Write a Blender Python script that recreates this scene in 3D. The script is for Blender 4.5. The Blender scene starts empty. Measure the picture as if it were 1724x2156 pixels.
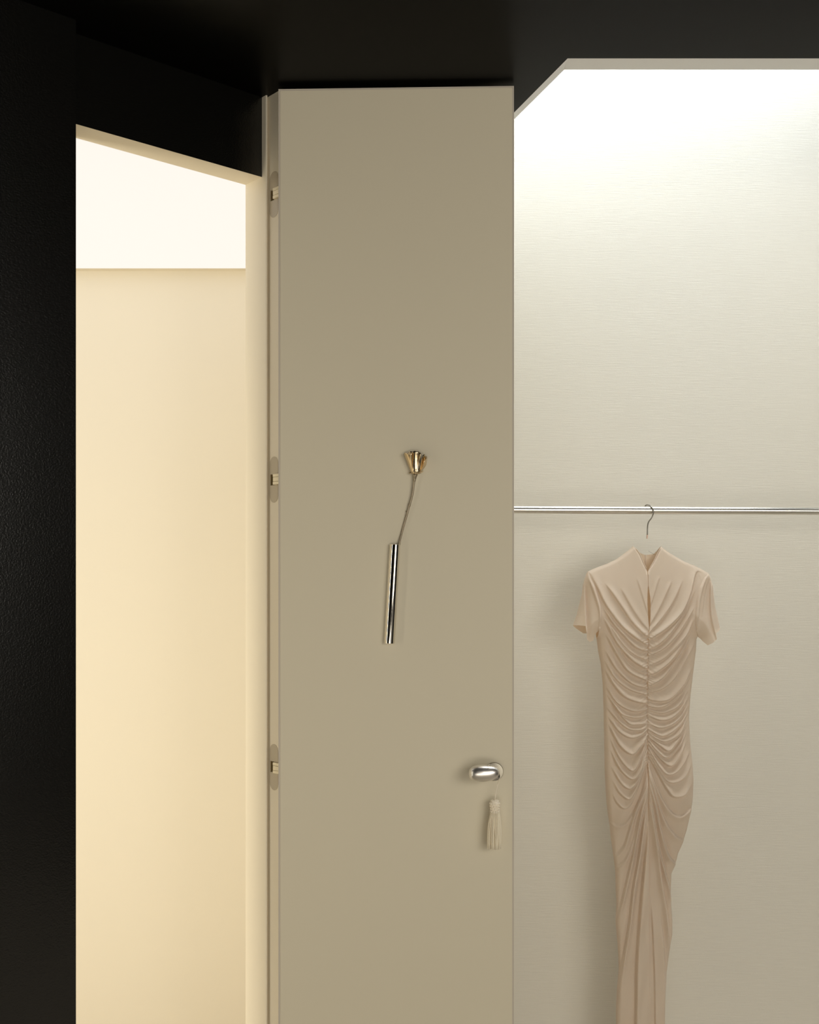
import bpy, bmesh, math, random
import numpy as np
from mathutils import Vector, Matrix

# ------------------------------------------------------------------ camera, world, lights, exposure
LB_ = 3.785
EYE = 1.62            # camera height (m)
F = 2300.0            # focal length in pixels of the 1724 px wide frame
CX, CY = 870.0, 1200.0  # vanishing point of the depth direction
sc = bpy.context.scene
C = sc.collection
cam_d = bpy.data.cameras.new('camera'); cam = bpy.data.objects.new('camera', cam_d); C.objects.link(cam)
cam.location = (0, 0, EYE); cam.rotation_euler = (math.pi/2, 0, 0)
cam_d.sensor_fit = 'HORIZONTAL'; cam_d.sensor_width = 36; cam_d.lens = 36*F/1724
cam_d.shift_x = -(CX-862)/1724; cam_d.shift_y = (CY-1078)/1724
cam_d.clip_start = .02
sc.camera = cam
sc.view_settings.view_transform = 'Standard'; sc.view_settings.look = 'None'
sc.view_settings.exposure = 0; sc.view_settings.gamma = 1; sc.view_settings.use_curve_mapping = False
w = bpy.data.worlds.new('world'); sc.world = w; w.use_nodes = True
w.node_tree.nodes['Background'].inputs[0].default_value = (.012, .0115, .011, 1)
w.node_tree.nodes['Background'].inputs[1].default_value = 1
sc.cycles.max_bounces = 14; sc.cycles.diffuse_bounces = 8

def area(name, loc, target, sx, sy, power, col, spread=180):
    d = bpy.data.lights.new(name, 'AREA'); d.shape = 'RECTANGLE'; d.size = sx; d.size_y = sy
    d.energy = power; d.color = col; d.spread = math.radians(spread)
    o = bpy.data.objects.new(name, d); C.objects.link(o); o.location = loc
    o.rotation_euler = (Vector(target)-Vector(loc)).to_track_quat('-Z', 'Y').to_euler()
    return o
# lamps over the fitting niche washing its back wall, and the lit shop floor to the right of the camera
area('niche_wall_washer', (.66, 3.34, EYE+2.16), (.66, 3.46, 0), 1.9, .42, 27.5, (.90, .955, 1))
area('niche_downlight', (.95, 2.86, EYE+2.1), (.85, 3.1, 0), 1.0, .4, 2.9, (1, .95, .88), 62)
area('shop_light_right', (2.44, -.6, 2.0), (0, 2.6, 1.4), 3.4, 1.35, 82, (1, .94, .83))
area('low_fill_behind', (.3, -2.2, .62), (.2, 2.6, .7), 3.4, .95, 43, (1, .92, .79))  # added low frontal fill behind the camera, not a fixture of the shop
area('high_fill_behind', (.8, -2.2, 2.35), (.2, 2.6, 1.6), 3.0, .6, 12, (1, .93, .82))  # added high frontal fill, unseen; there is no cove here
area('left_room_side_fill', (-1.75, 1.75, 1.25), (-.8, LB_, 1.25), .6, 1.9, 40, (1, .91, .73))  # unseen fill added behind the black wall to even out the back wall
area('left_room_low_fill', (-1.3, 2.6, .25), (-.9, LB_, .3), 1.0, .5, 1.5, (1, .91, .74))  # added fill near the floor, standing in for bounced light
PANEL_STRENGTH = .91   # the luminous ceiling of the left room
PANEL_COL = (1, .945, .885, 1)

# ------------------------------------------------------------------ helpers
def P(px, py, z):
    return Vector(((px-CX)/F*z, z, EYE+(CY-py)/F*z))

def mat(name, col, rough=.5, metal=0, spec=.5, trans=0, ior=1.5, emit=None, estr=0, sheen=0, coat=0, nscale=0, nvar=.04, bump=0, bscale=200, bdist=.001, stretch=(1,1,1), aniso=0):
    m = bpy.data.materials.new(name); m.use_nodes = True
    nt = m.node_tree; b = nt.nodes['Principled BSDF']
    b.inputs['Base Color'].default_value = (*col, 1); b.inputs['Roughness'].default_value = rough
    b.inputs['Metallic'].default_value = metal; b.inputs['Specular IOR Level'].default_value = spec
    b.inputs['Transmission Weight'].default_value = trans; b.inputs['IOR'].default_value = ior
    b.inputs['Sheen Weight'].default_value = sheen; b.inputs['Coat Weight'].default_value = coat
    if emit:
        b.inputs['Emission Color'].default_value = emit; b.inputs['Emission Strength'].default_value = estr
    tc = nt.nodes.new('ShaderNodeTexCoord'); mp = nt.nodes.new('ShaderNodeMapping')
    mp.inputs['Scale'].default_value = stretch
    nt.links.new(tc.outputs['Object'], mp.inputs['Vector'])
    if nscale:
        n = nt.nodes.new('ShaderNodeTexNoise'); n.inputs['Scale'].default_value = nscale; n.inputs['Detail'].default_value = 4
        nt.links.new(mp.outputs[0], n.inputs['Vector'])
        r = nt.nodes.new('ShaderNodeMapRange'); r.inputs['To Min'].default_value = 1-nvar; r.inputs['To Max'].default_value = 1+nvar
        nt.links.new(n.outputs['Fac'], r.inputs['Value'])
        mx = nt.nodes.new('ShaderNodeVectorMath'); mx.operation = 'SCALE'
        mx.inputs[0].default_value = col; nt.links.new(r.outputs[0], mx.inputs['Scale'])
        nt.links.new(mx.outputs[0], b.inputs['Base Color'])
    if bump:
        n2 = nt.nodes.new('ShaderNodeTexNoise'); n2.inputs['Scale'].default_value = bscale; n2.inputs['Detail'].default_value = 3
        nt.links.new(mp.outputs[0], n2.inputs['Vector'])
        bp = nt.nodes.new('ShaderNodeBump'); bp.inputs['Strength'].default_value = bump; bp.inputs['Distance'].default_value = bdist
        nt.links.new(n2.outputs['Fac'], bp.inputs['Height']); nt.links.new(bp.outputs[0], b.inputs['Normal'])
    return m

M = {}
M['black'] = mat('black_satin_paint', (.003, .0029, .0022), .25, spec=.7, bump=.35, bscale=260, bdist=.0012)
M['black_ceiling'] = mat('black_ceiling_paint', (.0015, .0014, .0011), .33, spec=.05)
M['cream'] = mat('warm_cream_paint', (.80, .75, .635), .6, nscale=2, nvar=.01)
M['frame'] = mat('beige_frame_lacquer', (.78, .715, .58), .5, nscale=3, nvar=.01)
M['door'] = mat('beige_door_lacquer', (.70, .645, .51), .45, spec=.3, nscale=2, nvar=.01)
M['door_edge'] = mat('door_edge_band', (.56, .51, .44), .5)
M['white'] = mat('white_paint', (.90, .91, .92), .6)
M['plate'] = mat('taupe_hinge_plate', (.50, .44, .34), .35, nscale=30, nvar=.02)
M['arm'] = mat('cream_hinge_arm', (.85, .77, .58), .35, metal=.1)
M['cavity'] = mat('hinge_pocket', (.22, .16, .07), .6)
M['carpet'] = mat('beige_carpet', (.55, .49, .40), .95, nscale=60, nvar=.12, bump=.5, bscale=700, bdist=.003)
M['chrome'] = mat('polished_nickel', (.80, .76, .68), .06, metal=1)
M['rail'] = mat('satin_chrome_rail', (.82, .80, .76), .22, metal=1)
M['satin'] = mat('satin_nickel_handle', (.80, .78, .75), .33, metal=1)
M['rose_nickel'] = mat('dark_nickel_backplate', (.33, .31, .26), .35, metal=1)
M['gold'] = mat('polished_gold_petal', (.70, .57, .38), .2, metal=1, bump=.25, bscale=90, bdist=.002)
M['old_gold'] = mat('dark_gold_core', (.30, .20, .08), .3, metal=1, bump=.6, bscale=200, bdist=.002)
M['stem'] = mat('dull_brass_stem', (.34, .29, .21), .4, metal=.8, bump=.5, bscale=300, bdist=.001)
M['cord'] = mat('ivory_cord', (.88, .81, .68), .8)
M['tassel'] = mat('ivory_silk', (.88, .80, .63), .55, sheen=.3)
M['acrylic'] = mat('clear_acrylic', (1, 1, 1), .0, trans=1, ior=1.012, spec=.1)
M['hook'] = mat('grey_steel_hook', (.27, .26, .24), .25, metal=1)
M['ferrule'] = mat('copper_ferrule', (.62, .45, .38), .3, metal=.8)
M['panel'] = mat('luminous_ceiling_film', (.07, .065, .055), .6, emit=PANEL_COL, estr=PANEL_STRENGTH)

def wallcloth():
    m = mat('woven_wall_covering', (.72, .70, .64), .8)
    nt = m.node_tree; b = nt.nodes['Principled BSDF']; mp = [n for n in nt.nodes if n.type == 'MAPPING'][0]
    mp.inputs['Scale'].default_value = (9, 9, 330)
    n = nt.nodes.new('ShaderNodeTexNoise'); n.inputs['Scale'].default_value = 1.6; n.inputs['Detail'].default_value = 5; n.inputs['Roughness'].default_value = .6
    nt.links.new(mp.outputs[0], n.inputs['Vector'])
    n3 = nt.nodes.new('ShaderNodeTexNoise'); n3.inputs['Scale'].default_value = 420; n3.inputs['Detail'].default_value = 2
    nt.links.new([x for x in nt.nodes if x.type == 'TEX_COORD'][0].outputs['Object'], n3.inputs['Vector'])
    ad = nt.nodes.new('ShaderNodeMath'); ad.operation = 'ADD'
    nt.links.new(n.outputs['Fac'], ad.inputs[0])
    sc3 = nt.nodes.new('ShaderNodeMath'); sc3.operation = 'MULTIPLY'; sc3.inputs[1].default_value = .25
    nt.links.new(n3.outputs['Fac'], sc3.inputs[0]); nt.links.new(sc3.outputs[0], ad.inputs[1])
    bp = nt.nodes.new('ShaderNodeBump'); bp.inputs['Strength'].default_value = .28; bp.inputs['Distance'].default_value = .002
    nt.links.new(ad.outputs[0], bp.inputs['Height']); nt.links.new(bp.outputs[0], b.inputs['Normal'])
    r = nt.nodes.new('ShaderNodeMapRange'); r.inputs['From Min'].default_value = .25; r.inputs['From Max'].default_value = .75
    r.inputs['To Min'].default_value = .97; r.inputs['To Max'].default_value = 1.03
    nt.links.new(n.outputs['Fac'], r.inputs['Value'])
    mx = nt.nodes.new('ShaderNodeVectorMath'); mx.operation = 'SCALE'; mx.inputs[0].default_value = (.73, .71, .645)
    nt.links.new(r.outputs[0], mx.inputs['Scale']); nt.links.new(mx.outputs[0], b.inputs['Base Color'])
    return m
M['wallcloth'] = wallcloth()

def fabric():
    m = bpy.data.materials.new('blush_jersey'); m.use_nodes = True
    nt = m.node_tree; b = nt.nodes['Principled BSDF']; out = nt.nodes['Material Output']
    b.inputs['Base Color'].default_value = (.80, .715, .605, 1); b.inputs['Roughness'].default_value = .55
    b.inputs['Sheen Weight'].default_value = .35; b.inputs['Sheen Roughness'].default_value = .5
    b.inputs['Specular IOR Level'].default_value = .25
    t = nt.nodes.new('ShaderNodeBsdfTranslucent'); t.inputs[0].default_value = (.74, .52, .33, 1)
    mx = nt.nodes.new('ShaderNodeMixShader'); mx.inputs[0].default_value = .28
    nt.links.new(b.outputs[0], mx.inputs[1]); nt.links.new(t.outputs[0], mx.inputs[2]); nt.links.new(mx.outputs[0], out.inputs[0])
    tc = nt.nodes.new('ShaderNodeTexCoord'); n = nt.nodes.new('ShaderNodeTexNoise'); n.inputs['Scale'].default_value = 900
    nt.links.new(tc.outputs['Object'], n.inputs['Vector'])
    bp = nt.nodes.new('ShaderNodeBump'); bp.inputs['Strength'].default_value = .08; bp.inputs['Distance'].default_value = .0004
    nt.links.new(n.outputs['Fac'], bp.inputs['Height']); nt.links.new(bp.outputs[0], b.inputs['Normal'])
    return m
M['fabric'] = fabric()

def obj(name, me, m, parent=None, smooth=False):
    """link a bmesh or mesh as one object"""
    if isinstance(me, bmesh.types.BMesh):
        bm = me; bmesh.ops.recalc_face_normals(bm, faces=bm.faces)
        me = bpy.data.meshes.new(name); bm.to_mesh(me); bm.free()
    ms = m if isinstance(m, (list, tuple)) else [m]
    for x in ms: me.materials.append(x)
    if smooth:
        for p in me.polygons: p.use_smooth = True
    o = bpy.data.objects.new(name, me); C.objects.link(o)
    if parent:
        o.parent = parent
        if not parent.parent: o.matrix_parent_inverse = Matrix.Translation(parent.location).inverted()
    return o
def tag(o, label=None, cat=None, group=None, kind=None):
    if label: o['label'] = label
    if cat: o['category'] = cat
    if group: o['group'] = group
    if kind: o['kind'] = kind
    return o
def thing(name, loc, label=None, cat=None, group=None, kind=None):
    o = bpy.data.objects.new(name, None); C.objects.link(o); o.location = loc; o.empty_display_size = .05
    return tag(o, label, cat, group, kind)
def prism(bm, pts, z0, z1, mi=0, bottom_mi=None):
    a = [bm.verts.new((x, y, z0)) for x, y in pts]; b = [bm.verts.new((x, y, z1)) for x, y in pts]
    n = len(pts); fs = []
    f0 = bm.faces.new(a[::-1]); f1 = bm.faces.new(b); fs += [f0, f1]
    for i in range(n): fs.append(bm.faces.new((a[i], a[(i+1) % n], b[(i+1) % n], b[i])))
    for f in fs: f.material_index = mi
    if bottom_mi is not None: f0.material_index = bottom_mi
    return bm
def box(bm, x0, x1, y0, y1, z0, z1, mi=0):
    return prism(bm, [(x0, y0), (x1, y0), (x1, y1), (x0, y1)], z0, z1, mi)
def tube(bm, pts, rad, seg=12, caps=True):
    pts = [Vector(p) for p in pts]; n = len(pts)
    rads = rad if isinstance(rad, (list, tuple)) else [rad]*n
    t0 = (pts[1]-pts[0]).normalized(); up = Vector((0, 1, 0)) if abs(t0.y) < .9 else Vector((1, 0, 0))
    u = t0.cross(up).normalized(); rings = []
    for i in range(n):
        t = (pts[min(i+1, n-1)]-pts[max(i-1, 0)]).normalized()
        u = (u-t*u.dot(t)).normalized(); v = t.cross(u)
        rings.append([bm.verts.new(pts[i]+(u*math.cos(2*math.pi*k/seg)+v*math.sin(2*math.pi*k/seg))*rads[i]) for k in range(seg)])
    for i in range(n-1):
        for k in range(seg):
            bm.faces.new((rings[i][k], rings[i][(k+1) % seg], rings[i+1][(k+1) % seg], rings[i+1][k]))
    if caps:
        bm.faces.new(rings[0][::-1]); bm.faces.new(rings[-1])
    return bm
def catmull(pts, n=8):
    pts = [Vector(p) for p in pts]; out = []
    q = [pts[0]*2-pts[1]]+pts+[pts[-1]*2-pts[-2]]
    for i in range(1, len(q)-2):
        p0, p1, p2, p3 = q[i-1:i+3]
        for k in range(n):
            t = k/n
            out.append(.5*((2*p1)+(p2-p0)*t+(2*p0-5*p1+4*p2-p3)*t*t+(3*p1-p0-3*p2+p3)*t**3))
    out.append(pts[-1]); return out
def shade_flat_edges(o, deg=35):
    for p in o.data.polygons: p.use_smooth = True
    m = o.modifiers.new('edges', 'EDGE_SPLIT'); m.split_angle = math.radians(deg)

# ------------------------------------------------------------------ the room
HC = 1.19                                   # ceiling above eye level
P1 = Vector((-.381, 2.75)); W = Vector((.7465, .6654)); N = Vector((-.6654, .7465))
def D(s, t): v = P1+W*s+N*t; return (v.x, v.y)    # plan coordinates in the doorway wall: along it, into it
ZC = EYE+HC
FB = 3.62; NR = 1.65                                   # back wall of the fitting niche
LB = LB_                                   # back wall of the left room
NEAR = 1.19*2300/1077
e0 = (.359, NEAR); e1 = (.359-.322*(FB-NEAR), FB)   # left edge of the ceiling cut-out

bm = bmesh.new(); box(bm, -3.2, 3.2, -2.4, 4.2, -.1, 0)
tag(obj('floor', bm, M['carpet']), kind='structure')
# black ceiling with the cut-out over the niche
def cline(y): return .359-.322*(y-NEAR)
bm = bmesh.new()
prism(bm, [(-3.2, -2.4), (3.2, -2.4), (3.2, NEAR), e0, (-.331-.0, NEAR), (-3.2, NEAR)], ZC, ZC+.012)
prism(bm, [(-.40, NEAR), e0, (cline(2.90), 2.90), (-.40, 2.90)], ZC, ZC+.012)
prism(bm, [(-3.2, NEAR), (-.40, NEAR), D(.03, .02), D(0, .02), D(-3, .02), (-3.2, 1.0)], ZC+.0001, ZC+.012)
tag(obj('ceiling', bm, M['black_ceiling']), kind='structure')
# pale trim around the cut-out
bm = bmesh.new(); TZ = ZC+.001
T = .057
def strip(pts_a, pts_b, za, zb, th=.012):
    v = [bm.verts.new((*pts_a[0], za)), bm.verts.new((*pts_a[1], za)), bm.verts.new((*pts_b[1], zb)), bm.verts.new((*pts_b[0], zb))]
    u = [bm.verts.new(x.co+Vector((0, 0, th))) for x in v]
    bm.faces.new(v[::-1]); bm.faces.new(u)
    for i in range(4): bm.faces.new((v[i], v[(i+1) % 4], u[(i+1) % 4], u[i]))
k = (HC+.006)/HC
strip([e0, (3.0, NEAR)], [(.359*k, (NEAR+T)*k), (3.0, (NEAR+T)*k)], ZC, ZC+.006)
k = (HC+.008)/HC
a1 = (cline(2.95), 2.95); bq0 = (.359*k, (NEAR+T)*k); bq1 = (cline(2.95)*k, (2.95+T)*k)
strip([e0, a1], [bq0, bq1], ZC, ZC+.008)
tag(obj('trim_1', bm, M['white']), kind='structure')
# chamber above the cut-out: white walls and top
bm = bmesh.new()
box(bm, -.45, 3.0, NEAR-.35, NEAR-.30, ZC+.02, EYE+2.2)
prism(bm, [(.30, NEAR-.3), (.25, NEAR-.3), (e1[0]-.05, FB), (e1[0], FB)], ZC+.013, EYE+2.2)
box(bm, NR, NR+.05, NEAR-.3, FB, ZC+.02, EYE+2.2)
tag(obj('wall_upper_niche', bm, M['white']), kind='structure')
bm = bmesh.new(); box(bm, -.5, 3.0, NEAR-.4, FB+.05, EYE+2.2, EYE+2.25)
tag(obj('ceiling_niche', bm, M['white']), kind='structure')
bm = bmesh.new(); box(bm, -.06, 3.2, FB, FB+.08, 0, EYE+2.2)
tag(obj('wall_back', bm, M['wallcloth']), kind='structure')
bm = bmesh.new(); box(bm, NR, NR+.08, NEAR+.06, FB, 0, EYE+2.2)
tag(obj('wall_niche_right', bm, M['wallcloth']), kind='structure')
# pier between the left room and the niche, hidden behind the open door
bm = bmesh.new()
prism(bm, [D(.075, .02), (.22, 2.80), (cline(2.842), 2.842), (e1[0], FB), (-.06, FB+.08), (-.20, LB), D(.05, .14)], 0, ZC)
tag(obj('wall_center', bm, M['frame']), kind='structure')
# doorway wall: black above the opening, beige soffit
HL = .989
bm = bmesh.new(); prism(bm, [D(-1.3, 0), D(0, 0), D(0, .0747), D(-1.3, .0747)], EYE+HL, ZC, 0, 1)
tag(obj('wall_over_doorway', bm, [M['black'], M['frame']]), kind='structure')
# black wall standing proud at the left
E = Vector((-.7295, 2.363)); sE = (E-P1).dot(W); tE = (E-P1).dot(N)
bm = bmesh.new(); prism(bm, [D(sE-2.6, tE), D(sE, tE), D(sE, .076), D(sE-2.6, .076)], 0, ZC)
tag(obj('wall_left', bm, M['black']), kind='structure')
# left room shell
bm = bmesh.new(); box(bm, -2.6, -.12, LB, LB+.08, 0, EYE+1.12)
tag(obj('wall_left_room_back', bm, M['cream']), kind='structure')
bm = bmesh.new(); box(bm, -2.34, -2.26, .9, LB, 0, EYE+1.12)
tag(obj('wall_left_room_side', bm, M['cream']), kind='structure')
HP = 1.03; zp = HP*F/635
bm = bmesh.new(); prism(bm, [D(-2.45, .08), D(.06, .08), (-.12, LB), (-2.3, LB)], EYE+HP+.006, EYE+HP+.06)
tag(obj('ceiling_left_room', bm, M['cream']), kind='structure')
bm = bmesh.new(); prism(bm, [D(-1.85, .085), D(.02, .085), (-.26, zp), (-2.2, zp), (-2.2, 2.2)], EYE+HP, EYE+HP+.004)
tag(obj('ceiling_light', bm, M['panel']), 'luminous warm white ceiling panel seen through the left doorway', 'ceiling light')
# other walls of the camera's room
bm = bmesh.new(); box(bm, 2.5, 2.58, -2.4, NEAR-.02, 0, ZC)
tag(obj('wall_right', bm, M['black']), kind='structure')
bm = bmesh.new(); box(bm, -3.2, 2.5, -2.4, -2.32, 0, ZC)
tag(obj('wall_front', bm, M['black']), kind='structure')

# door frame: rounded stop, shadow groove, hinge jamb
prof = [D(0, .0747), D(0, -.0160), D(.0005, -.0175), D(.0015, -.0185), D(.0035, -.0185), D(.0046, -.0178), D(.005, -.016), D(.005, -.0095), D(.010, -.0095), D(.010, -.058), D(.03, -.05), D(.075, -.03), D(.075, .0747)]
bm = bmesh.new(); prism(bm, prof, 0, ZC-.0005)
frame = obj('trim_2', bm, M['frame']); tag(frame, kind='structure')
# pockets for the concealed hinges are really cut
HINGE_Y = [410, 1010, 1615]
cuts = []
JC = (.0235, .0022)                          # jamb-face frame: s of the face, t of the hinge centre
def J(s, t): return D(.010+s, -.0392+t)     # relative to the jamb face at the hinge centre (px 577)
hz = []
for y in HINGE_Y:
    zc = EYE+(CY-y)/F*2.729; hz.append(zc)
    bm = bmesh.new(); prism(bm, [J(-.004, .0160), J(-.004, -.0175), J(.014, -.0165), J(.022, -.0125), J(.022, .0160)], zc-.0138, zc+.0138)
    co = obj('cut', bm, M['cavity']); cuts.append(co)
    md = frame.modifiers.new('cut', 'BOOLEAN'); md.object = co; md.operation = 'DIFFERENCE'; md.solver = 'EXACT'
dg = bpy.context.evaluated_depsgraph_get()
nm = bpy.data.meshes.new_from_object(frame.evaluated_get(dg))
frame.modifiers.clear(); frame.data = nm
for co in cuts: bpy.data.objects.remove(co, do_unlink=True)

names = ['topmost concealed hinge on the beige door jamb, near the ceiling', 'middle concealed hinge on the beige door jamb, level with the gold rose',
         'lowest concealed hinge on the beige door jamb, level with the door handle']
hinge_meshes = None
for zc, lab in zip(hz, names):
    c0 = J(0, 0)
    h = thing('concealed_hinge', (c0[0], c0[1], zc), lab, 'hinge', 'concealed hinges of the open door')
    # plate: stadium ring with a rectangular hole
    bm = bmesh.new(); hw, hh, th = .0186, .0575, .0007
    outer = []
    for k in range(25):
        a = math.pi*k/24; outer.append((hw*math.cos(a), hh-hw+hw*math.sin(a)))
    for k in range(25):
        a = math.pi+math.pi*k/24; outer.append((hw*math.cos(a), -hh+hw+hw*math.sin(a)))
    def halfplate(pts):
        vs = [[bm.verts.new((*J(-d, t), zc+z)) for t, z in pts] for d in (0.0001, th)]
        bm.faces.new(vs[0]); bm.faces.new(vs[1][::-1]); n = len(pts)
        for i in range(n): bm.faces.new((vs[0][i], vs[1][i], vs[1][(i+1) % n], vs[0][(i+1) % n]))
    halfplate([p for p in outer[:25]]+[(-hw, .0138), (hw, .0138)])
    halfplate([p for p in outer[25:]]+[(hw, -.0138), (-hw, -.0138)])
    halfplate([(.0160, -.0138), (hw, -.0138), (hw, .0138), (.0160, .0138)])
    obj('hinge_plate', bm, M['plate'], h)
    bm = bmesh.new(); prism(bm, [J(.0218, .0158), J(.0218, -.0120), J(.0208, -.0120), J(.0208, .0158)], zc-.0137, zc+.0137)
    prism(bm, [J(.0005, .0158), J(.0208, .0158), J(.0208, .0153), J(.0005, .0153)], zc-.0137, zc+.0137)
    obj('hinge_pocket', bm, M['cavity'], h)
    tl = (zc-EYE-.05)*.02     # the arms hang a few mm lower or higher with the door weight
    for a, b, inset in ((.0060, .0132, 0), (-.0052, .0052, .0015), (-.0132, -.0060, 0)):
        bm = bmesh.new()
        prism(bm, [(-.3502+inset*.3, 2.7195), (-.3300-inset, 2.6995), (-.326, 2.7040), (-.339, 2.7380)], zc+a, zc+b)
        bmesh.ops.bevel(bm, geom=bm.edges[:], offset=.0004, segments=1, affect='EDGES')
        obj('hinge_arm', bm, M['arm'], h)
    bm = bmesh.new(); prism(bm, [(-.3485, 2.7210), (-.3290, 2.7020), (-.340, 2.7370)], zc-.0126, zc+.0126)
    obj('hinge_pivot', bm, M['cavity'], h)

# ------------------------------------------------------------------ the open door
zl, zr = 2.679, 2.661
A_ = P(586, 0, zl); B_ = P(1082, 0, zr)
A2 = Vector((A_.x, zl)); B2 = Vector((B_.x, zr)); dd = (B2-A2); dw = dd.length; dd.normalize(); dn = Vector((-dd.y, dd.x))  # dn points away from camera
HD = 1.1795
door = thing('door_1', (A2.x, A2.y, 0), 'tall open beige door leaf carrying a metal handle and rose', 'door', kind='structure')
def DD(u, v): q = A2+dd*u+dn*v; return (q.x, q.y)
bm = bmesh.new(); prism(bm, [DD(0.004, 0), DD(dw-.004, 0), DD(dw-.004, .029), DD(.004, .029)], .012, EYE+HD-.004)
es = [e for e in bm.edges]
bmesh.ops.bevel(bm, geom=es, offset=.0012, segments=2, affect='EDGES')
obj('door_panel', bm, M['door'], door)
bm = bmesh.new()
def rim(u0, u1, z0, z1):
    prism(bm, [DD(u0, .0009), DD(u1, .0009), DD(u1, .030), DD(u0, .030)], z0, z1)
rim(0, .0042, .008, EYE+HD); rim(dw-.0042, dw, .008, EYE+HD); rim(.0042, dw-.0042, EYE+HD-.0042, EYE+HD); rim(.0042, dw-.0042, .008, .0122)
tag(obj('edge_band', bm, M['door_edge'], door), 'thin greyer edge band')

# handle
zf = 2.6622
rc = P(1040.5, 1624.5, zf-.003)
hd = bpy.data.objects.new('door_handle', None)
def lathe_y(bm, c, prof, seg=40):
    """rings about an axis along -Y: prof = (distance towards camera, radius)"""
    rings = []
    for d, r in prof:
        rings.append([bm.verts.new((c.x+r*math.cos(2*math.pi*k/seg), c.y-d, c.z+r*math.sin(2*math.pi*k/seg))) for k in range(seg)])
    for i in range(len(rings)-1):
        for k in range(seg): bm.faces.new((rings[i][k], rings[i][(k+1) % seg], rings[i+1][(k+1) % seg], rings[i+1][k]))
    bm.faces.new(rings[0][::-1]); bm.faces.new(rings[-1]); return bm
# lever: a fat pebble lying horizontally
bm = bmesh.new(); seg = 40; L0 = P(986.5, 1629, 2.603); L1 = P(1051.5, 1629, 2.603); ln = L1.x-L0.x
prev = None; rings = []
NS = 40
for i in range(NS+1):
    t = i/NS; tt = .5-.5*math.cos(math.pi*t)
    x = L0.x+ln*tt
    q = abs(2*tt-1)
    r = .0202*(max(0, 1-q**3.3))**.44
    r *= 1-.16*max(0, tt-.45)/.55 if tt > .45 else 1
    cz = L0.z+.0022*tt
    rings.append([bm.verts.new((x, L0.y+r*.92*math.sin(2*math.pi*k/seg), cz+r*math.cos(2*math.pi*k/seg))) for k in range(seg)] if 0 < i < NS else [bm.verts.new((x, L0.y, cz))])
for i in range(NS):
    a, b = rings[i], rings[i+1]
    for k in range(seg):
        if len(a) == 1: bm.faces.new((a[0], b[k], b[(k+1) % seg]))
        elif len(b) == 1: bm.faces.new((a[k], b[0], a[(k+1) % seg]))
        else: bm.faces.new((a[k], b[k], b[(k+1) % seg], a[(k+1) % seg]))
handle = obj('door_handle', bm, M['satin'], door, True); tag(handle, 'satin nickel rounded lever')
bm = bmesh.new(); lathe_y(bm, Vector((rc.x, zf, rc.z)), [(0, .0222), (.0045, .0222), (.0060, .0212), (.0062, .0185)])
bp_ = obj('backplate', bm, M['rose_nickel'], handle); shade_flat_edges(bp_, 30)
bm = bmesh.new(); lathe_y(bm, Vector((rc.x-.001, zf-.005, rc.z)), [(0, .0098), (.045, .0092), (.058, .010)], 28)
nk = obj('neck', bm, M['satin'], handle, True)

# tassel hung from the neck
tc = P(1041.5, 1684, 2.628)
ts = thing('tassel', tc, 'small ivory silk tassel hanging from the door handle by a thin cord', 'tassel')
bm = bmesh.new()
nx = rc.x-.001; ny = zf-.020; nz = rc.z
loop = []
for k in range(0, 25):
    a = math.radians(-62+k*(304/24)); loop.append(Vector((nx+.0118*math.sin(a), ny-.004*math.cos(a)-.012, nz+.0118*math.cos(a))))
lp = [Vector((tc.x+.0004, tc.y, tc.z)), P(1044.5, 1665, 2.628), P(1049, 1648, 2.628), P(1052, 1632, 2.603), P(1050, 1620, 2.584), P(1042, 1615.5, 2.581), P(1030, 1613.2, 2.5835)]
tube(bm, catmull(lp, 8), .0009, 8)
lp = [P(1030, 1613.2, 2.5835), P(1028, 1611, 2.600), P(1034, 1610, 2.618), P(1050, 1618, 2.628), P(1050, 1640, 2.630), P(1044, 1665, 2.629), tc]
tube(bm, catmull(lp, 8), .0007, 8)
obj('cord', bm, M['cord'], ts, True)
def lathe_z(bm, c, prof, seg=36, flute=0, nf=12):
    rings = []
    for dz, r in prof:
        rings.append([bm.verts.new((c.x+r*(1+flute*math.sin(nf*2*math.pi*k/seg))*math.cos(2*math.pi*k/seg), c.y+r*(1+flute*math.sin(nf*2*math.pi*k/seg))*math.sin(2*math.pi*k/seg), c.z+dz)) for k in range(seg)])
    for i in range(len(rings)-1):
        for k in range(seg): bm.faces.new((rings[i][k], rings[i][(k+1) % seg], rings[i+1][(k+1) % seg], rings[i+1][k]))
    bm.faces.new(rings[0][::-1]); bm.faces.new(rings[-1]); return bm
u = 2.628/F
bm = bmesh.new()   # beaded head: rings of little knots round a core
lathe_z(bm, tc+Vector((0, 0, 0)), [(0, .003), (-3*u, 8*u), (-8*u, 9.6*u), (-14*u, 8.6*u), (-20*u, 8*u), (-27*u, 8.4*u)], 24)
for row, (dz, rr, kn) in enumerate(((-2.5, 6.6, 8), (-7.5, 9.4, 11), (-13, 9.2, 11), (-18.5, 8.2, 10), (-24, 8.4, 10))):
    for k in range(kn):
        a = 2*math.pi*(k+.5*(row % 2))/kn
        bmesh.ops.create_icosphere(bm, subdivisions=2, radius=2.3*u, matrix=Matrix.Translation(tc+Vector((rr*u*math.cos(a), rr*u*math.sin(a), dz*u))))
obj('beaded_head', bm, M['cord'], ts, True)
bm = bmesh.new(); rnd = random.Random(3)
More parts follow.
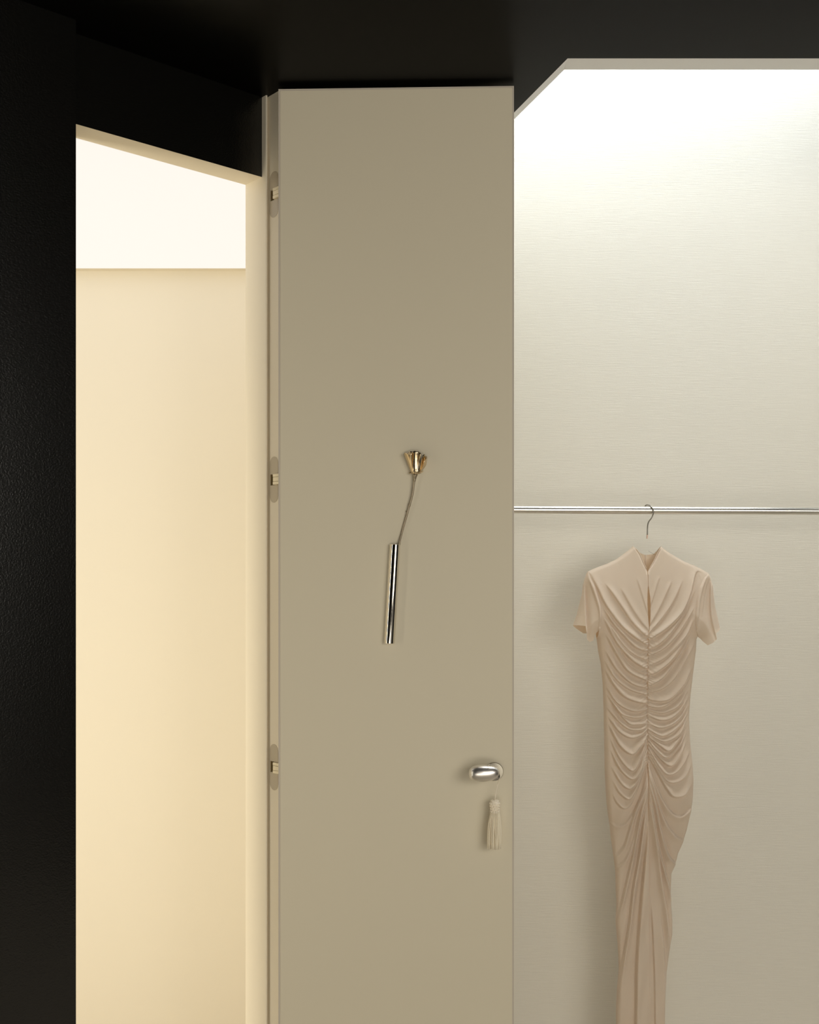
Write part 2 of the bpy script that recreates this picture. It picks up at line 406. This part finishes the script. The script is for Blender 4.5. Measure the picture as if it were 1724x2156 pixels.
for k in range(150):
    a = 2*math.pi*k/150*7.13; r0 = (6.5+2.6*rnd.random())*u; r1 = (8.5+6.0*rnd.random())*u; sgn = rnd.uniform(-.25, .25)
    ln_ = (-101.5+rnd.uniform(-1.5, 1))*u
    pts = []
    for j in range(7):
        t = j/6; r = r0+(r1-r0)*min(1, t*2.2)**.8
        aa = a+sgn*t
        pts.append(tc+Vector(((-1.6*t*u)+r*math.cos(aa), r*.8*math.sin(aa), -25*u+(ln_+25*u)*t)))
    tube(bm, pts, 1.15*u, 5)
obj('fringe', bm, M['tassel'], ts, True)

# ------------------------------------------------------------------ tube vase and gold rose on the door
zv = zl-.018
v0 = P(819.2, 1354.5, zv); v1 = P(831.2, 1146.5, zv)
ax = (v1-v0).normalized()
vase = thing('wall_vase', v0, 'polished silver tube vase fixed aslant on the beige door', 'vase')
bm = bmesh.new()
R = 11.2*zv/F; seg = 64
side = ax.cross(Vector((0, 1, 0))).normalized(); dep = side.cross(ax)
def ring(c, r): return [bm.verts.new(c+(side*math.cos(2*math.pi*k/seg)+dep*math.sin(2*math.pi*k/seg))*r) for k in range(seg)]
rs = [ring(v0, R*.5), ring(v0, R-.0006), ring(v0+ax*.0006, R), ring(v1-ax*.0004, R), ring(v1, R-.0004), ring(v1, R-.0012), ring(v1-ax*.22, R-.0012)]
for a, b in zip(rs[:-1], rs[1:]):
    for k in range(seg): bm.faces.new((a[k], a[(k+1) % seg], b[(k+1) % seg], b[k]))
bm.faces.new(rs[0][::-1]); bm.faces.new(rs[-1])
vb = obj('vase_body', bm, M['chrome'], vase); shade_flat_edges(vb, 40)
bm = bmesh.new(); mid = v0+ax*.15
lathe_y(bm, Vector((mid.x, zl+.0005, mid.z)), [(0, .006), (.008, .006)], 20)
obj('wall_mount', bm, M['chrome'], vase)

zs = zv
ros = thing('metal_rose', P(841, 1160, zs), 'golden metal rose on a thin crooked stem standing in the tube vase', 'flower')
px = [(829, 1330), (835, 1220), (840, 1150), (845.5, 1122.6), (850, 1106), (856, 1085.5), (858.5, 1076), (862, 1063), (866.5, 1048), (868.7, 1037), (871, 1020), (872.6, 1009), (874, 999)]
cs = catmull([P(x, y, zs+(.006 if y < 1140 else 0)-(.010*(1146-y)/150 if y < 1146 else 0)) for x, y in px], 6)
us = zs/F
rr = []
for i, p in enumerate(cs):
    y = CY-(p.z-EYE)*F/p.y
    r = 2.1*us
    if y < 1012: r = (2.0+(1012-y)*.27)*us
    if abs(y-1011) < 2: r = 2.9*us
    if abs(y-1063) < 4: r = 2.7*us
    rr.append(r)
bm = bmesh.new(); tube(bm, cs, rr, 12)
tn = P(858, 1079, cs[30].y)
tube(bm, [tn, tn+Vector((-3*us, 0, 1.5*us)), tn+Vector((-4.2*us, 0, 4*us))], [1.6*us, 1.0*us, .3*us], 8)
obj('stem', bm, M['stem'], ros, True)
base = P(875.5, 996, cs[-1].y)
def petal(name, a0, width, flare, height, tip, m, curl=0., jag=.5, thick=.0006, seed=0, bottom=5):
    """one petal: a curved sheet rising from the base, centred on angle a0 (0 = right, -90 = to camera)"""
    rn = random.Random(seed); bm = bmesh.new(); nu, nv = 14, 14; g = []
    ph = rn.uniform(0, 6)
    for j in range(nv+1):
        v = j/nv; row = []
        for i in range(nu+1):
            s = 2*i/nu-1
            a = math.radians(a0+s*width*(.55+.45*v)*.5)
            edge = 1-tip*abs(s)**3
            h = height*v*edge
            r = bottom+(flare-bottom)*v**1.15+curl*v**5*2+.5*math.sin(5*s+ph)*v
            if v > .8: h += jag*math.sin(9*s+ph)*(v-.8)*5
            row.append(bm.verts.new(base+Vector((r*math.cos(a)*us, r*math.sin(a)*us*.9, h*us))))
        g.append(row)
    for j in range(nv):
        for i in range(nu): bm.faces.new((g[j][i], g[j][i+1], g[j+1][i+1], g[j+1][i]))
    o = obj(name, bm, m, ros, True)
    md = o.modifiers.new('thick', 'SOLIDIFY'); md.thickness = thick; md.offset = 0
    return o
petal('petal', 204, 92, 26, 41, .06, M['gold'], 0, .8, seed=1, bottom=10)
petal('petal', 252, 84, 18, 44, .04, M['gold'], .5, .8, seed=2, bottom=10)
petal('petal', 284, 60, 15, 42, .05, M['gold'], .5, .9, seed=3, bottom=10.5)
petal('petal', 322, 40, 22, 38, .35, M['gold'], 0, .6, seed=4, bottom=10)
petal('petal', 350, 70, 28, 33, .35, M['gold'], -2, .5, seed=5, bottom=9)
petal('petal', 30, 80, 23, 36, .2, M['gold'], 0, .5, seed=6, bottom=9)
petal('petal', 90, 100, 20, 41, .15, M['gold'], 0, .5, seed=7, bottom=9)
petal('petal', 145, 80, 23, 41, .1, M['gold'], 0, .5, seed=8, bottom=9)
petal('inner_petal', 300, 120, 8, 43, .1, M['old_gold'], 0, 1.4, seed=9)
petal('inner_petal', 60, 150, 9, 44, .1, M['old_gold'], 0, 1.4, seed=10)
petal('inner_petal', 180, 130, 6, 43.5, .1, M['old_gold'], 0, 1.4, seed=11)
petal('inner_petal', 270, 150, 4, 42, .1, M['old_gold'], 0, 1.4, seed=12, bottom=3)
bm = bmesh.new(); lathe_z(bm, base, [(-3.5*us, 3*us), (-1*us, 9*us), (2*us, 9.5*us)], 24)
for ang, ln_, dr in ((185, 15, 0), (338, 17, 3), (265, 7, -2), (40, 12, 1), (120, 12, 1)):
    a = math.radians(ang); d = Vector((math.cos(a), math.sin(a), 0))
    tube(bm, [base+d*5*us+Vector((0, 0, 0)), base+d*10*us+Vector((0, 0, 1*us)), base+d*(ln_-1)*us+Vector((0, 0, (0+dr)*us)), base+d*ln_*us+Vector((0, 0, (-1.0+1.6*dr)*us))], [2.4*us, 2.2*us, 1.2*us, .3*us], 8)
obj('calyx', bm, M['gold'], ros, True)

# ------------------------------------------------------------------ clothes rail
zrl = 3.35
ra = P(905, 1072.2, zrl); rb = P(2002, 1077.5, zrl); RR = 8.3*zrl/F
rail = thing('clothes_rail', ra, 'satin chrome clothes rail running across the pale niche wall', 'clothes rail')
bm = bmesh.new(); tube(bm, [ra, rb], RR, 40)
ro = obj('rod', bm, M['rail'], rail); shade_flat_edges(ro, 40)
for xx in (P(1068, 0, zrl).x, P(1880, 0, zrl).x):
    f = (xx-ra.x)/(rb.x-ra.x); zz = ra.z+(rb.z-ra.z)*f
    bm = bmesh.new(); tube(bm, [Vector((xx, zrl, zz)), Vector((xx, FB, zz))], .006, 20)
    lathe_y(bm, Vector((xx, FB, zz)), [(0, .018), (.006, .018), (.007, .016)], 28)
    b_ = obj('bracket', bm, M['rail'], rail); shade_flat_edges(b_, 40)

# ------------------------------------------------------------------ dress
ZD = 3.35; ud = ZD/F
def interp(pl, y):
    a = np.array(pl, float); return np.interp(y, a[:, 1], a[:, 0])
# outlines in the dress's own tracing grid (1 unit = ud metres); x by y
bodyL = [(1331.5, 1150.5), (1327, 1155), (1318, 1162), (1306, 1171), (1294, 1179), (1277, 1187), (1258, 1194), (1246, 1199), (1238, 1203), (1243, 1220), (1250, 1236), (1257, 1257), (1261, 1275), (1261, 1300), (1257, 1325), (1256, 1342), (1259, 1370), (1265, 1400), (1269, 1440), (1271, 1500), (1272, 1560), (1273, 1620), (1276, 1680), (1279, 1710), (1283, 1735), (1286, 1765), (1291, 1800), (1295, 1830), (1296, 1865), (1298, 1900), (1296, 1940), (1298, 1965), (1301, 2000), (1303, 2040), (1299, 2080), (1297, 2120), (1297, 2160), (1292, 2262)]
bodyR = [(1391.5, 1150.5), (1397, 1155), (1407, 1163), (1422, 1172), (1440, 1182), (1460, 1190), (1476, 1198), (1489, 1206), (1478, 1218), (1468, 1236), (1460, 1263), (1457, 1291), (1458, 1319), (1465, 1345), (1464, 1370), (1459, 1410), (1453, 1460), (1449.5, 1510), (1452, 1560), (1457, 1610), (1459, 1640), (1457.5, 1680), (1453, 1710), (1445, 1745), (1436, 1775), (1427, 1795), (1424, 1808), (1420, 1822), (1413, 1838), (1412, 1860), (1412, 1900), (1415, 1935), (1415, 1965), (1409, 2000), (1403, 2045), (1401, 2090), (1399, 2156), (1402, 2262)]
cenL = [(1331.6, 1150.5), (1338, 1157), (1344, 1166), (1349, 1178), (1353.5, 1189), (1357.5, 1197), (1359, 1204), (1359.3, 1232), (1358.2, 1240), (1357.2, 1255), (1356.8, 1272), (1357.6, 1295), (1359.2, 1322), (1357.5, 1330), (1356.5, 1400), (1356.3, 1500), (1357.4, 1560), (1357.5, 1660), (1360, 1800), (1362, 2262)]
cenR = [(1391.4, 1150.5), (1387, 1156), (1383, 1163), (1378, 1173), (1371, 1186), (1364.5, 1195), (1360.2, 1204), (1360, 1232), (1361.3, 1240), (1363, 1255), (1363.6, 1272), (1362.8, 1295), (1360.2, 1322), (1357.8, 1330), (1356.8, 1400), (1356.6, 1500), (1357.7, 1560), (1357.8, 1660), (1360.3, 1800), (1362.3, 2262)]
backT = [(1331.5, 1150.5), (1341, 1158), (1350, 1164), (1357, 1167), (1366, 1167.6), (1378, 1167), (1385, 1160), (1391.5, 1150.5)]

# fold lines: (points, amplitude mm, decay width px)
LF = [
 ([(1238, 1203), (1253, 1237), (1269, 1272), (1299, 1314), (1327, 1339), (1356, 1358)], 5, 9),
 ([(1268, 1226), (1299, 1272), (1322, 1307), (1341, 1328), (1357, 1341)], 4, 8),
 ([(1300, 1235), (1321, 1275), (1340, 1305), (1357, 1325)], 1.8, 8),
 ([(1335, 1215), (1345, 1250), (1356, 1290)], 1.2, 6),
 ([(1262, 1274), (1281, 1307), (1308, 1339), (1332, 1362), (1357, 1370)], 5, 8),
 ([(1264, 1297), (1290, 1349), (1318, 1383), (1341, 1400), (1357, 1407)], 6, 9),
 ([(1275, 1310), (1300, 1350), (1327, 1376), (1357, 1389)], 3.5, 6),
 ([(1268, 1330), (1296, 1383), (1318, 1413), (1357, 1432)], 6, 9),
 ([(1285, 1345), (1310, 1390), (1335, 1410), (1357, 1419)], 3, 6),
 ([(1268, 1365), (1290, 1405), (1322, 1436), (1356, 1447)], 5, 8),
 ([(1267, 1385), (1288, 1424), (1318, 1449), (1356, 1461)], 4, 8),
 ([(1269, 1405), (1285, 1437), (1307, 1463), (1331, 1474), (1356, 1479)], 6.5, 9),
 ([(1271, 1440), (1287, 1470), (1307, 1487), (1331, 1495), (1356, 1491)], 5, 8),
 ([(1280, 1470), (1300, 1498), (1320, 1507), (1340, 1508), (1356, 1503)], 4.5, 6),
 ([(1272, 1456), (1294, 1493), (1316, 1519), (1331, 1523), (1356, 1520)], 5, 7),
 ([(1272, 1485), (1294, 1513), (1316, 1531), (1339, 1534), (1357, 1527)], 5, 7),
 ([(1274, 1504), (1294, 1533), (1309, 1545), (1324, 1550), (1339, 1546), (1357, 1534)], 6, 8),
 ([(1276, 1519), (1289, 1549), (1303, 1571), (1324, 1584), (1339, 1571), (1357, 1545)], 7, 9),
 ([(1279, 1548), (1294, 1585), (1309, 1607), (1324, 1618), (1335, 1607), (1346, 1580), (1357, 1553)], 6, 8),
 ([(1280, 1572), (1294, 1607), (1313, 1630), (1328, 1634), (1341, 1615), (1350, 1584), (1357, 1565)], 6, 9),
 ([(1281, 1608), (1298, 1640), (1313, 1654), (1324, 1652), (1339, 1629), (1357, 1578)], 6, 8),
 ([(1283, 1636), (1298, 1664), (1318, 1677), (1331, 1658), (1343, 1630), (1357, 1590)], 6.5, 9),
 ([(1283, 1663), (1294, 1686), (1309, 1697), (1324, 1686), (1339, 1650), (1357, 1602)], 6.5, 10),
 ([(1357, 1614), (1350, 1640), (1339, 1680), (1324, 1710), (1311, 1727), (1296, 1733), (1285, 1729)], 4.5, 8),
 ([(1357, 1628), (1348, 1660), (1331, 1700), (1318, 1745), (1310, 1775), (1297, 1795)], 6.5, 7),
 ([(1357, 1640), (1349, 1670), (1337, 1710), (1328, 1760), (1315, 1800), (1298, 1822)], 4.5, 8),
 ([(1357, 1650), (1350, 1675), (1342, 1700), (1332, 1760), (1326, 1799), (1315, 1852), (1304, 1901), (1298, 1925)], 8, 7),
 ([(1357, 1662), (1352, 1690), (1345, 1745), (1339, 1800), (1328, 1863), (1320, 1938), (1310, 2004), (1303, 2048), (1296, 2095)], 9, 8),
 ([(1358, 1700), (1356, 1750), (1348, 1844), (1340, 1938), (1335, 2032), (1333, 2156), (1331, 2262)], 9, 16),
]
RF = [
 ([(1478, 1207), (1462, 1206), (1448, 1249), (1427, 1291), (1394, 1323), (1357, 1347)], 5, 9),
 ([(1434, 1219), (1415, 1260), (1392, 1295), (1360, 1331)], 3.5, 8),
 ([(1411, 1221), (1387, 1272), (1362, 1314)], 2.8, 7),
 ([(1385, 1212), (1373, 1249), (1364, 1276)], 2, 6),
 ([(1460, 1235), (1452, 1255), (1434, 1291), (1404, 1332), (1378, 1356), (1357, 1366)], 5, 8),
 ([(1457, 1275), (1440, 1305), (1415, 1340), (1388, 1365), (1357, 1380)], 4.5, 7),
 ([(1456, 1300), (1431, 1351), (1406, 1388), (1378, 1411), (1357, 1420)], 6, 9),
 ([(1452, 1318), (1424, 1352), (1392, 1383), (1357, 1401)], 3.5, 6),
 ([(1450, 1335), (1430, 1370), (1407, 1402), (1387, 1426), (1357, 1443)], 7, 10),
 ([(1460, 1350), (1440, 1385), (1415, 1425), (1387, 1448), (1357, 1456)], 4, 8),
 ([(1455, 1400), (1433, 1440), (1405, 1468), (1380, 1474), (1357, 1469)], 5, 8),
 ([(1450, 1420), (1430, 1455), (1405, 1478), (1380, 1487), (1357, 1483)], 5.5, 8),
 ([(1446, 1450), (1424, 1482), (1400, 1496), (1380, 1498), (1357, 1492)], 4.5, 7),
 ([(1448, 1462), (1428, 1492), (1405, 1510), (1383, 1513), (1357, 1504)], 5.5, 8),
 ([(1448, 1480), (1428, 1508), (1405, 1524), (1383, 1529), (1357, 1521)], 5, 7),
 ([(1446, 1498), (1424, 1526), (1394, 1545), (1376, 1543), (1357, 1531)], 5, 7),
 ([(1444, 1509), (1424, 1542), (1396, 1557), (1376, 1552), (1357, 1539)], 5, 7),
 ([(1443, 1520), (1424, 1552), (1402, 1576), (1383, 1567), (1357, 1546)], 7, 8),
 ([(1441, 1538), (1426, 1565), (1398, 1590), (1378, 1580), (1358, 1555)], 6, 7),
 ([(1441, 1556), (1426, 1585), (1406, 1608), (1383, 1594), (1358, 1563)], 7, 8),
 ([(1450, 1575), (1433, 1605), (1411, 1624), (1394, 1624), (1378, 1607), (1358, 1572)], 6, 8),
 ([(1454, 1600), (1439, 1628), (1420, 1641), (1398, 1640), (1380, 1618), (1358, 1580)], 5, 8),
 ([(1456, 1640), (1436, 1668), (1411, 1672), (1395, 1655), (1376, 1620), (1358, 1588)], 6.5, 9),
 ([(1358, 1600), (1372, 1641), (1387, 1675), (1405, 1702), (1425, 1712), (1450, 1700)], 6, 9),
 ([(1358, 1613), (1376, 1672), (1394, 1721), (1415, 1752), (1436, 1765)], 6.5, 9),
 ([(1358, 1632), (1374, 1690), (1387, 1745), (1403, 1795), (1421, 1816)], 9, 8),
 ([(1358, 1650), (1370, 1710), (1382, 1775), (1395, 1825), (1408, 1871), (1414, 1900)], 8, 6),
 ([(1358, 1665), (1366, 1710), (1374, 1755), (1384, 1816), (1390, 1860), (1399, 1910), (1407, 1985)], 9.5, 8),
 ([(1384, 1900), (1394, 1995), (1398, 2089), (1400, 2262)], 4.5, 12),
 ([(1365, 1880), (1371, 1995), (1374, 2089), (1376, 2262)], -3, 14),
]
def fold_disp(X, Y, folds, sign):
    out = np.zeros_like(X)
    for pts, amp, wd in folds:
        c = np.array([(p.x, p.y) for p in catmull([Vector((a, b, 0)) for a, b in pts], 5)])
        seg = c[1:]-c[:-1]; sl = np.hypot(seg[:, 0], seg[:, 1]); cum = np.concatenate([[0], np.cumsum(sl)]); tot = cum[-1]
        best = np.full(X.shape, 1e9); sd = np.zeros_like(X); tt = np.zeros_like(X)
        m = (X > c[:, 0].min()-4*wd) & (X < c[:, 0].max()+4*wd) & (Y > c[:, 1].min()-4*wd) & (Y < c[:, 1].max()+4*wd)
        x = X[m]; y = Y[m]; b = best[m]; s_ = sd[m]; t_ = tt[m]
        for i in range(len(seg)):
            rx = x-c[i, 0]; ry = y-c[i, 1]
            t = np.clip((rx*seg[i, 0]+ry*seg[i, 1])/(sl[i]**2+1e-9), 0, 1)
            dx = rx-t*seg[i, 0]; dy = ry-t*seg[i, 1]; d = np.hypot(dx, dy)
            cr = np.sign(seg[i, 0]*ry-seg[i, 1]*rx)*sign
            k = d < b; b = np.where(k, d, b); s_ = np.where(k, cr*d, s_); t_ = np.where(k, (cum[i]+t*sl[i])/tot, t_)
        tap = np.clip(np.minimum(t_/.22, 1), 0, 1); tap2 = np.clip((1-t_)/.12, 0, 1)
        tap = (tap*tap*(3-2*tap))*(.45+.55*tap2)
        # protrudes above the line, recedes below it
        prof = np.where(s_ < 0, np.exp(-(s_/wd)**2*1.1), -.75*np.exp(-np.abs(s_)/(wd*.7)))*np.tanh(np.abs(s_)/1.2)
        out[m] += amp*.0016*prof*tap
    return out
def dist_outline(X, Y, poly):
    best = np.full(X.shape, 1e9)
    for (ax_, ay_), (bx_, by_) in zip(poly[:-1], poly[1:]):
        sx, sy = bx_-ax_, by_-ay_; L2 = sx*sx+sy*sy
        t = np.clip(((X-ax_)*sx+(Y-ay_)*sy)/L2, 0, 1)
        best = np.minimum(best, np.hypot(X-ax_-t*sx, Y-ay_-t*sy))
    return best
def S(q): q = np.clip(q, 0, 1); return np.sqrt(1-(1-q)**2)
def pillow(X, Y, outl, chest=1.0):
    d = np.full(X.shape, 1e9)
    for pl in outl: d = np.minimum(d, dist_outline(X, Y, pl))
    t2 = .040*np.interp(Y, [1150, 1200, 1330, 1500, 1650, 1800, 2262], [.25, .45, 1, .8, 1, .6, .55])
    wd = np.interp(Y, [1150, 1200, 1330, 2262], [60, 75, 75, 48])
    return .010*S(d/7)+t2*S(d/wd)*chest
SOL = [(1237.5, 1202.5), (1231, 1217), (1227, 1232), (1225, 1250), (1220, 1270), (1214, 1295), (1207, 1316)]
SOR = [(1489.5, 1206), (1495, 1217), (1500, 1233), (1502, 1255), (1505, 1280), (1510, 1300), (1514, 1320)]
outl = (bodyL[:9], SOL, [p for p in bodyL if p[1] > 1338], bodyR[:8], SOR, [p for p in bodyR if p[1] > 1340])
dress = thing('dress', Vector(((1360-CX)*ud, ZD, EYE+(CY-1150)*ud)), 'long blush ruched short-sleeved dress hanging on the clothes rail', 'dress')
def sheet(bm, X, Y, dep):
    """grid of verts from tracing-grid coordinates and depth towards camera (m)"""
    r, c = X.shape; vs = []
    for j in range(r):
        vs.append([bm.verts.new(((X[j, i]-CX)*ud, ZD-dep[j, i], EYE+(CY-Y[j, i])*ud)) for i in range(c)])
    for j in range(r-1):
        for i in range(c-1): bm.faces.new((vs[j][i], vs[j][i+1], vs[j+1][i+1], vs[j+1][i]))
    return vs
ys = np.concatenate([np.arange(1150.5, 1206, 1.0), np.arange(1206, 1700, 1.35), np.arange(1700, 2262, 2.2), [2262]])
NU = 84
bmB = bmesh.new()
for side_, out_, cen, folds, sg in ((0, bodyL, cenL, LF, 1), (1, bodyR, cenR, RF, -1)):
    s = np.linspace(0, 1, NU+1); s = .5*(s+(.5-.5*np.cos(np.pi*s)))
    X = interp(out_, ys)[:, None]*(1-s)+interp(cen, ys)[:, None]*s
    Y = np.repeat(ys[:, None], NU+1, 1)
    dep = pillow(X, Y, outl)
    fade = S(np.minimum(dist_outline(X, Y, bodyL), dist_outline(X, Y, bodyR))/12)
    fd = fold_disp(X, Y, folds, sg)*(.25+.75*fade)
    # little gathers along the centre seam
    cx_ = interp(cen, ys)[:, None]; dc = np.abs(X-cx_)
    amt = np.exp(-(dc/15)**1.4)*np.interp(Y, [1325, 1345, 1540, 1600, 1640], [0, 1, 1, .7, 0])
    rip = np.sin((Y-dc*.55+(2.1*np.sin(Y*.13) if sg > 0 else 2.4*np.cos(Y*.117)))*2*np.pi/7.0)*.0017
    seam = -.0026*np.exp(-(dc/1.8)**2)*np.interp(Y, [1325, 1340, 1600, 1700], [0, 1, 1, .2])
    # collar stand edge rolls forward a touch near the neckline
    soft = .0012*np.sin(X*.21+Y*.05)*np.interp(Y, [1200, 1300, 1800], [.2, .4, 1])
    dep = dep+fd+amt*rip+seam+soft*fade
    if True:
        # neckline edges roll inwards
        nk_ = np.interp(Y, [1150, 1165, 1200, 1210], [.1, 1, 1, 0]); dep -= nk_*.006*np.exp(-(dc/2.5)**2)
    sheet(bmB, X, Y, dep)
body_front = bmB
# back panel
ysb = np.concatenate([np.arange(1150.5, 1206, 2.0), np.arange(1206, 2262, 9.0), [2262]])
s = np.linspace(0, 1, 61); s = .5-.5*np.cos(np.pi*s)
XL = interp(bodyL, ysb)[:, None]; XR = interp(bodyR, ysb)[:, None]
def back_half(sideout, lr):
    # rows above the back neckline stop at its curve
    edge = []
    for y in ysb:
        if y < 1167.6:
            e = np.interp(y, [p[1] for p in backT[:5]], [p[0] for p in backT[:5]]) if lr == 0 else np.interp(y, [1150.5, 1160, 1167, 1167.6], [1391.5, 1385, 1378, 1366])
        else: e = 1361
        edge.append(e)
    e = np.array(edge)[:, None]; o = interp(sideout, ysb)[:, None]; sh = np.linspace(0, 1, 34); sh = .5-.5*np.cos(np.pi*sh)
    X = o*(1-sh)+e*sh; Y = np.repeat(ysb[:, None], 34, 1)
    dep = -pillow(X, Y, outl, .8); sheet(bmB, X, Y, dep)
back_half(bodyL, 0); back_half(bodyR, 1)
bmesh.ops.remove_doubles(bmB, verts=bmB.verts[:], dist=.00008)
body = obj('bodice_and_skirt', bmB, M['fabric'], dress, True)
# thin centre-back zip seen inside the collar
bm = bmesh.new(); tube(bm, [Vector(((1361.5-CX)*ud, ZD+.0135, EYE+(CY-1168)*ud)), Vector(((1361.3-CX)*ud, ZD+.017, EYE+(CY-1190)*ud)), Vector(((1361-CX)*ud, ZD+.021, EYE+(CY-1202)*ud))], .0016, 8)
obj('back_zip', bm, M['fabric'], dress, True)
# rolled binding along the collar edges
for cen, z_ in ((cenL, 0), (cenR, 1)):
    pts = [p for p in cen if p[1] < 1204]
    pv = []
    for x, y in pts:
        X_ = np.array([[x]]); Y_ = np.array([[y]]); d_ = float(pillow(X_, Y_, outl)[0, 0])-.0045*min(1, (y-1150)/15)
        pv.append(Vector(((x-CX)*ud, ZD-d_, EYE+(CY-y)*ud)))
    bm = bmesh.new(); tube(bm, catmull(pv, 4), .0013, 8); obj('collar_edge', bm, M['fabric'], dress, True)

# sleeves
def polyl(pl, t):
    a = np.array(pl, float); d = np.concatenate([[0], np.cumsum(np.hypot(*(a[1:]-a[:-1]).T))]); d /= d[-1]
    return np.stack([np.interp(t, d, a[:, 0]), np.interp(t, d, a[:, 1])], -1)
def sleeve(outer, inner, hemF, hemB, folds, sg, T_, wd_, extra):
    bm = bmesh.new()
    for front in (True, False):
        nr, nc = (90, 60) if front else (40, 40)
        t = np.linspace(0, 1, nr); s = np.linspace(0, 1, nc)
        o = polyl(outer, t); i = polyl(inner, t)
        G = o[:, None, :]*(1-s)[None, :, None]+i[:, None, :]*s[None, :, None]
        hem = polyl(hemF if front else hemB, s)
        G += ((t**5)[:, None, None])*(hem-G[-1])[None]
        X, Y = G[..., 0], G[..., 1]
        dO = dist_outline(X, Y, outer); dI = dist_outline(X, Y, inner)
        dep = pillow(X, Y, outl)
        dep += .0035*np.exp(-((dI-5)/5)**2)-.003*np.exp(-(dI/2.0)**2)
        if front: dep = dep+fold_disp(X, Y, folds, sg)*S(dO/6)
        else: dep = -dep
        sheet(bm, X, Y, dep)
    bmesh.ops.remove_doubles(bm, verts=bm.verts[:], dist=.00008)
    return obj('sleeve', bm, M['fabric'], dress, True)
sleeve([(1237.5, 1202.5), (1231, 1217), (1227, 1232), (1225, 1250), (1220, 1270), (1214, 1295), (1207, 1316)],
       [(1238.5, 1202.5), (1243, 1219), (1250.5, 1236), (1257.5, 1257), (1262, 1276), (1262, 1300), (1259, 1318)],
       [(1207, 1316), (1215, 1315.5), (1228, 1316.5), (1230.5, 1334), (1233, 1346), (1238, 1350.5), (1246, 1347), (1250, 1334), (1259, 1321)],
       [(1207, 1316.5), (1214, 1323), (1224, 1330), (1232, 1335), (1247, 1336), (1259, 1320)],
       [([(1229, 1222), (1229.5, 1255), (1230, 1300), (1231, 1360)], -7, 9), ([(1234, 1212), (1246, 1250), (1256, 1290), (1254, 1330)], 2.5, 8)], 1, .026, 30, None)
sleeve([(1489.5, 1206), (1495, 1217), (1500, 1233), (1502, 1255), (1505, 1280), (1510, 1300), (1514, 1320)],
       [(1488, 1206), (1478, 1216), (1467, 1236), (1459, 1263), (1455.5, 1291), (1455, 1312), (1457, 1324)],
       [(1514, 1320), (1508, 1327), (1500, 1332), (1501, 1344), (1493, 1352), (1483, 1357), (1475, 1350), (1465, 1338), (1457, 1324)],
       [(1514, 1320), (1508, 1326), (1499, 1331), (1490, 1342), (1478, 1345), (1457, 1326)],
       [([(1494, 1215), (1490, 1260), (1491, 1300), (1500, 1345)], -4, 9), ([(1487, 1208), (1474, 1240), (1466, 1275), (1462, 1310)], 2.5, 7), ([(1490, 1215), (1479, 1250), (1472, 1290)], 1.5, 6)], -1, .026, 30, None)

# hanger: chrome hook, ferrule, clear acrylic shoulders inside the dress
hg = thing('clothes_hanger', P(1362, 1134, ZD), 'clear hanger with a thin chrome hook holding the blush dress on the rail', 'hanger')
hk = [(1357.5, 1066.5), (1361, 1063.3), (1367, 1064), (1372, 1068.5), (1375.3, 1076), (1374.6, 1083), (1371, 1091), (1366.5, 1097), (1364, 1103), (1363, 1112), (1362.6, 1127)]
hv = []
for i, (x, y) in enumerate(hk):
    fwd = -math.sqrt(max(0, .0148**2-((1074.6-y)*ud)**2)) if y < 1075 else -.0148*max(0, 1-(y-1075)/45)
    hv.append(P(x, y, ZD+(.0135 if i == 0 else .004 if i == 1 else -.003 if i == 2 else fwd)))
bm = bmesh.new(); tube(bm, catmull(hv, 6), 1.35*ud, 12); obj('hook', bm, M['hook'], hg, True)
bm = bmesh.new(); tube(bm, [P(1362.5, 1126, ZD), P(1362.2, 1134, ZD)], 1.7*ud, 14); fo = obj('ferrule', bm, M['ferrule'], hg); shade_flat_edges(fo, 40)
top = [(1361, 1135), (1360, 1160), (1345, 1168), (1325, 1166), (1290, 1184), (1255, 1200), (1244, 1208)]
bot = [(1244, 1216), (1256, 1213), (1292, 1198), (1330, 1186), (1362, 1182), (1394, 1186), (1430, 1196), (1466, 1212), (1482, 1216)]
topr = [(1482, 1210), (1470, 1202), (1434, 1186), (1398, 1172), (1378, 1168), (1365, 1160), (1363.5, 1135)]
bm = bmesh.new(); ring_ = top+bot+topr
a = [bm.verts.new(((x-CX)*ud, ZD-.002, EYE+(CY-y)*ud)) for x, y in ring_]; b = [bm.verts.new(((x-CX)*ud, ZD+.002, EYE+(CY-y)*ud)) for x, y in ring_]
bm.faces.new(a); bm.faces.new(b[::-1]); n = len(a)
for i in range(n): bm.faces.new((a[i], a[(i+1) % n], b[(i+1) % n], b[i]))
tag(obj('hanger_arms', bm, M['acrylic'], hg), 'clear acrylic shoulders')
